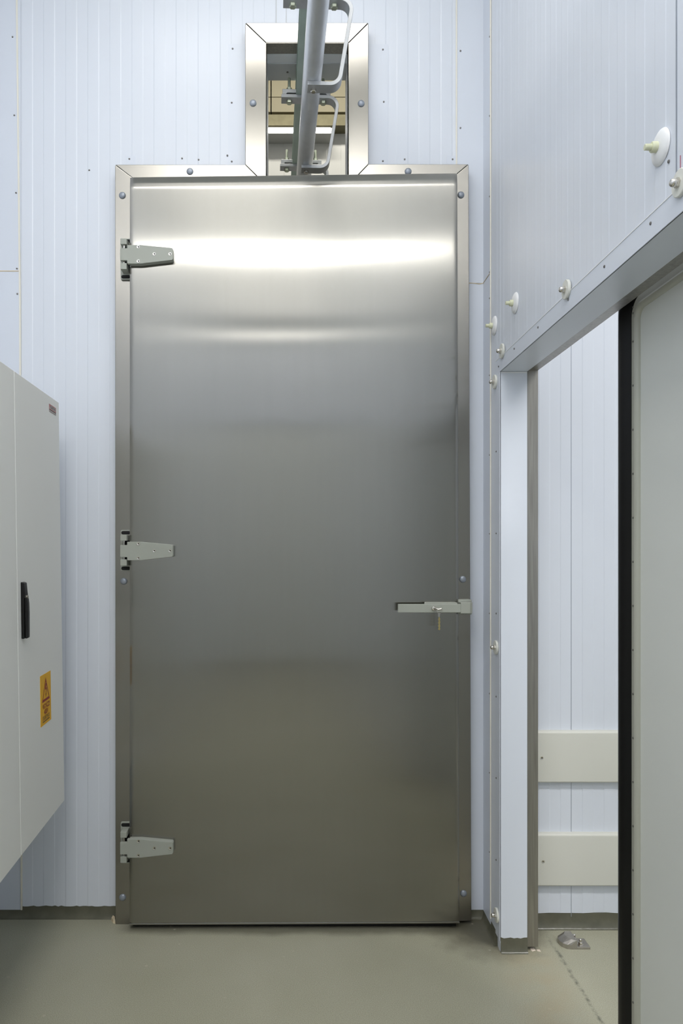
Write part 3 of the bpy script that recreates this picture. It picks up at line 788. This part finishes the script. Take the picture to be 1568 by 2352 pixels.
# ------------------------------------------------------------------ bumper boards in the store
for (va, vb, us, vs_, lb) in ((1680, 1798, 1244, 1741, 'upper cream plastic bumper board on the store wall, seen through the side opening'),
                              (1916, 2036, 1247, 1979, 'lower cream plastic bumper board on the store wall, nearest the floor')):
    d = 2.528; za, zb2 = Z(va, d), Z(vb, d)
    t = tag(empty('bumper_board', (1.3, YS, zb2)), lb, 'board', 'bumper boards on the store wall')
    mb = MB(); r = 0.009; pts = [(YS + 0.001, 0), (d + 0.004, 0), (d, 0.004)] + [(d + r - r * math.cos(PI / 2 * k / 5), (za - zb2) - r + r * math.sin(PI / 2 * k / 5)) for k in range(6)] + [(YS + 0.001, za - zb2)]
    mb.prism([(y - YS, z) for y, z in pts], 'x', 0.805 - 1.3, 1.6); mb.build('board', M['board'], t, smooth=True)
    mb = MB(); mb.lathe([(0.0052, 0.0), (0.0052, -0.001), (0.0035, -0.001), (0.002, 0.0), (0.0005, 0.0)], (X(us, d) - 1.3, d - YS, Z(vs_, d) - zb2), 'y', 18); mb.build('screw', M['chrome'], t, smooth=True)

# ------------------------------------------------------------------ floor guide
gx, gy = X(1322, 2.4), 1650 * H / (2181 - CY)
fg = tag(empty('floor_guide', (gx, gy, 0)), 'small bolted steel door guide on the floor beyond the opening', 'door guide')
mb = MB()
# curved nose with a sloping face, solid to its flat back
outer = [(-0.034, 0.060), (-0.040, 0.045), (-0.040, 0.030), (-0.034, 0.014), (-0.022, 0.003), (-0.010, 0.0)]
inner = [(-0.020, 0.060), (-0.028, 0.045), (-0.029, 0.032), (-0.024, 0.020), (-0.016, 0.010), (-0.004, 0.0)]
lo = [(x, y, 0.0) for x, y in outer]; mid = [(x, y, 0.014) for x, y in outer]; top = [(x + 0.010, y, 0.030) for x, y in inner]
bk2 = [(0.010, y, 0.030) for x, y in inner]; bk0 = [(0.010, y, 0.0) for x, y in outer]
V = [[mb.b.verts.new(p) for p in L_] for L_ in (lo, mid, top, bk2, bk0)]
for A1, B1 in zip(V, V[1:] + [V[0]]):
    for i in range(len(A1) - 1): mb.b.faces.new((A1[i], A1[i + 1], B1[i + 1], B1[i]))
mb.b.faces.new([r[0] for r in V]); mb.b.faces.new([r[-1] for r in V])
bmesh.ops.remove_doubles(mb.b, verts=mb.b.verts, dist=1e-6)
mb.build('nose', M['guide'], fg, bevel=0.0008)
mb = MB(); mb.box(0.009, 0.054, 0.0, 0.055, 0.0, 0.008); mb.build('base_plate', M['guide'], fg, bevel=0.0008)
for (bx, by) in ((0.016, 0.042), (0.026, 0.014)):
    mb = MB(); mb.lathe([(0.009, 0.008), (0.009, 0.010)], (bx, by, 0), 'z', 20); mb.lathe([(0.0078, 0.010), (0.0078, 0.017), (0.0068, 0.018)], (bx, by, 0), 'z', 6)
    mb.lathe([(0.0045, 0.018), (0.0045, 0.027), (0.0025, 0.0285)], (bx, by, 0), 'z', 14); mb.build('bolt', M['chrome'], fg)

# ------------------------------------------------------------------ electrical cabinet
cx0, cy0, cz0 = X(148, 2.45), 2.45, Z(1838, 2.45)
CH = 1.356; CW = 1.24; SEAM = 0.4427  # cabinet lengthened out of view to darken the floor beneath it
cb = tag(empty('electrical_cabinet', (cx0, cy0, cz0), (-0.0142, 0, math.radians(93.13))), 'light grey two door electrical cabinet on the left wall with a black handle', 'cabinet')
mb = MB(); mb.box(-CW + 0.002, -0.002, 0.018, 0.262, 0.003, CH - 0.003); mb.build('body', M['cab'], cb, bevel=0.003)
for x in (-CW + 0.06, -0.10):
    for z in (0.08, CH - 0.12):
        mb = MB(); mb.box(x, x + 0.04, 0.262, 0.275 + (0.030 if x < -0.5 else 0.0), z, z + 0.04); mb.build('wall_bracket', M['cab'], cb)
mb = MB(); mb.box(-SEAM + 0.0015, 0, 0, 0.016, 0, CH); d1_ = mb.build('door', M['cab'], cb, bevel=0.0015)
mb = MB(); mb.box(-CW, -SEAM - 0.0015, 0, 0.016, 0, CH); mb.build('door', M['cab'], cb, bevel=0.0015)
mb = MB(); mb.box(-SEAM - 0.0014, -SEAM + 0.0014, 0.002, 0.017, 0.001, CH - 0.001); mb.build('door_gasket', M['cab_edge'], cb)
# swing handle
hx = -SEAM + 0.040; hz0 = Z(1464, 2.07) - cz0; hz1 = Z(1335.5, 2.07) - cz0
h = empty('handle', (hx, 0, hz0), parent=d1_)
hh = hz1 - hz0
mb = MB(); pts = [(0.0, 0.0), (-0.008, 0.0), (-0.009, hh * 0.70), (-0.013, hh * 0.76), (-0.010, hh * 0.985), (0.0, hh)]
mb.prism([(y, z) for y, z in pts], 'x', -0.0125, 0.0125); mb.build('handle_base', M['blackp'], h, bevel=0.002)
mb = MB(); pts = [(-0.009, 0.0), (-0.017, 0.001), (-0.018, hh * 0.45), (-0.0175, hh * 0.62), (-0.0155, hh * 0.735), (-0.009, hh * 0.71)]
mb.prism([(y, z) for y, z in pts], 'x', -0.0105, 0.0105); mb.build('swing_lever', M['blackp'], h, bevel=0.003)
mb = MB(); mb.lathe([(0.0055, -0.010), (0.0055, -0.0165), (0.003, -0.0175)], (-0.001, 0, hh * 0.735), 'y', 16); mb.build('lock_button', M['chrome'], h, smooth=True)
# warning sticker
sx0, sx1, sz0, sz1 = -0.2500, -0.1415, Z(1671, 2.2006) - cz0, Z(1553.8, 2.2006) - cz0
sw, sh = sx1 - sx0, sz1 - sz0
st = empty('warning_sticker', ((sx0 + sx1) / 2, -0.0004, sz0), parent=cb)
mb = MB(); mb.box(-sw / 2, sw / 2, -0.0004, 0.0006, 0, sh); mb.build('yellow_ground', M['yellow'], st)
mb = MB()
def ring_poly(mb, outer, inner, y0, y1):
    n = len(outer)
    fo = [mb.b.verts.new((x, y0, z)) for x, z in outer]; fi = [mb.b.verts.new((x, y0, z)) for x, z in inner]
    for i in range(n): mb.b.faces.new((fo[i], fo[(i + 1) % n], fi[(i + 1) % n], fi[i]))
tw = sw * 0.36
o_ = [(-tw, sh * 0.455), (tw, sh * 0.455), (0, sh * 0.925)]
i_ = [(-tw * 0.76, sh * 0.505), (tw * 0.76, sh * 0.505), (0, sh * 0.845)]
ring_poly(mb, o_, i_, -0.0008, 0)
bolt = [(-0.002, sh * 0.80), (0.006, sh * 0.80), (0.0035, sh * 0.715), (0.011, sh * 0.705), (0.003, sh * 0.60), (0.006, sh * 0.60), (-0.002, sh * 0.525), (-0.004, sh * 0.60), (-0.001, sh * 0.60), (0.0025, sh * 0.675), (-0.0085, sh * 0.69)]
mb.b.faces.new([mb.b.verts.new((x, -0.0008, z)) for x, z in bolt])
mb.build('warning_triangle', M['red'], st)
text('warning_lettering', 'VIGY\u00c1ZZ!', M['red'], sw * 0.68, sh * 0.125, (0.001, -0.0008, sh * 0.375), st, bold=0.02)
text('voltage_lettering', '400V', M['red'], sw * 0.40, sh * 0.105, (0.001, -0.0008, sh * 0.245), st, bold=0.02)
mb = MB(); ring_poly(mb, [(-sw * .33, sh * .09), (sw * .33, sh * .09), (sw * .33, sh * .175), (-sw * .33, sh * .175)], [(-sw * .315, sh * .096), (sw * .315, sh * .096), (sw * .315, sh * .169), (-sw * .315, sh * .169)], -0.0008, 0)
mb.build('maker_box', M['red'], st)
text('maker_lettering', 'ELEKTRO', M['ink'], sw * 0.56, sh * 0.055, (0.001, -0.0008, sh * 0.133), st, bold=0.01)
mb = MB(); mb.box(-sw * .32, sw * .32, -0.0008, -0.0003, sh * .055, sh * .072); mb.build('small_print', M['ink'], st)
# maker's sticker in the top corner
lx_, lz_ = -0.117, Z(944.6, 2.333) - cz0; lw, lh = 0.080, 0.0255
ms = empty('maker_sticker', (lx_, -0.0004, lz_), parent=cb)
mb = MB(); mb.box(0, lw, -0.0004, 0.0006, 0, lh); mb.build('white_ground', M['white'], ms)
mb = MB(); ring_poly(mb, [(0.001, .009), (lw - .001, .009), (lw - .001, lh - .001), (0.001, lh - .001)], [(0.0035, .0105), (lw - .0035, .0105), (lw - .0035, lh - .0025), (0.0035, lh - .0025)], -0.0008, 0)
mb.b.faces.new([mb.b.verts.new((x, -0.0008, z)) for x, z in ((0.005, lh - .004), (0.013, lh - .004), (0.009, 0.0115))])
mb.build('red_box', M['redp'], ms)
text('maker_lettering', 'ELEKTRO', M['ink'], lw * 0.70, 0.009, (lw * 0.56, -0.0008, lh * 0.66), ms, bold=0.02)
mb = MB(); mb.box(0.003, lw - 0.003, -0.0008, -0.0003, 0.0055, 0.0080); mb.box(0.003, lw - 0.003, -0.0008, -0.0003, 0.0012, 0.0022); mb.build('small_print', M['ink'], ms)

# ------------------------------------------------------------------ broken mortar on the floor
def chip(name, pts, h_, m, label, grp=None):
    cx_ = sum(p[0] for p in pts) / len(pts); cy_ = sum(p[1] for p in pts) / len(pts)
    mb = MB()
    lo = [mb.b.verts.new((x - cx_, y - cy_, 0)) for x, y in pts]
    hi = [mb.b.verts.new(((x - cx_) * 0.8, (y - cy_) * 0.8, h_ * random.uniform(0.6, 1.1))) for x, y in pts]
    n = len(pts); mb.b.faces.new(lo); mb.b.faces.new(hi)
    for i in range(n): mb.b.faces.new((lo[i], lo[(i + 1) % n], hi[(i + 1) % n], hi[i]))
    o = mb.build(name, m); o.location = (cx_, cy_, 0); tag(o, label, 'debris', grp); return o
def fl(u, v):
    d = F * H / (v - CY); return (X(u, d), d)
chip('mortar_chip', [fl(1129, 2150), fl(1126, 2140), fl(1130, 2133), fl(1134, 2142), (fl(1143, 2164)), fl(1154, 2177), fl(1150, 2179), fl(1137, 2165)], 0.010, M['chip'], 'long curved piece of broken cream mortar at the foot of the corner')
chip('mortar_chip', [fl(1216, 2178), fl(1226, 2176.5), fl(1230, 2183), fl(1222, 2185.5), fl(1218, 2182)], 0.003, M['chip2'], 'pinkish mortar flake under the stainless post')
chip('mortar_chip', [fl(1231, 2181), fl(1239, 2181), fl(1242, 2186), fl(1233, 2184.5)], 0.002, M['chip2'], 'smaller pale mortar flake to the right of the pinkish one')
chip('mortar_chip', [fl(255, 2114), fl(259, 2108), fl(264, 2112), fl(265, 2122), fl(260, 2121)], 0.016, M['chip'], 'brown mortar lump at the left foot of the door frame')
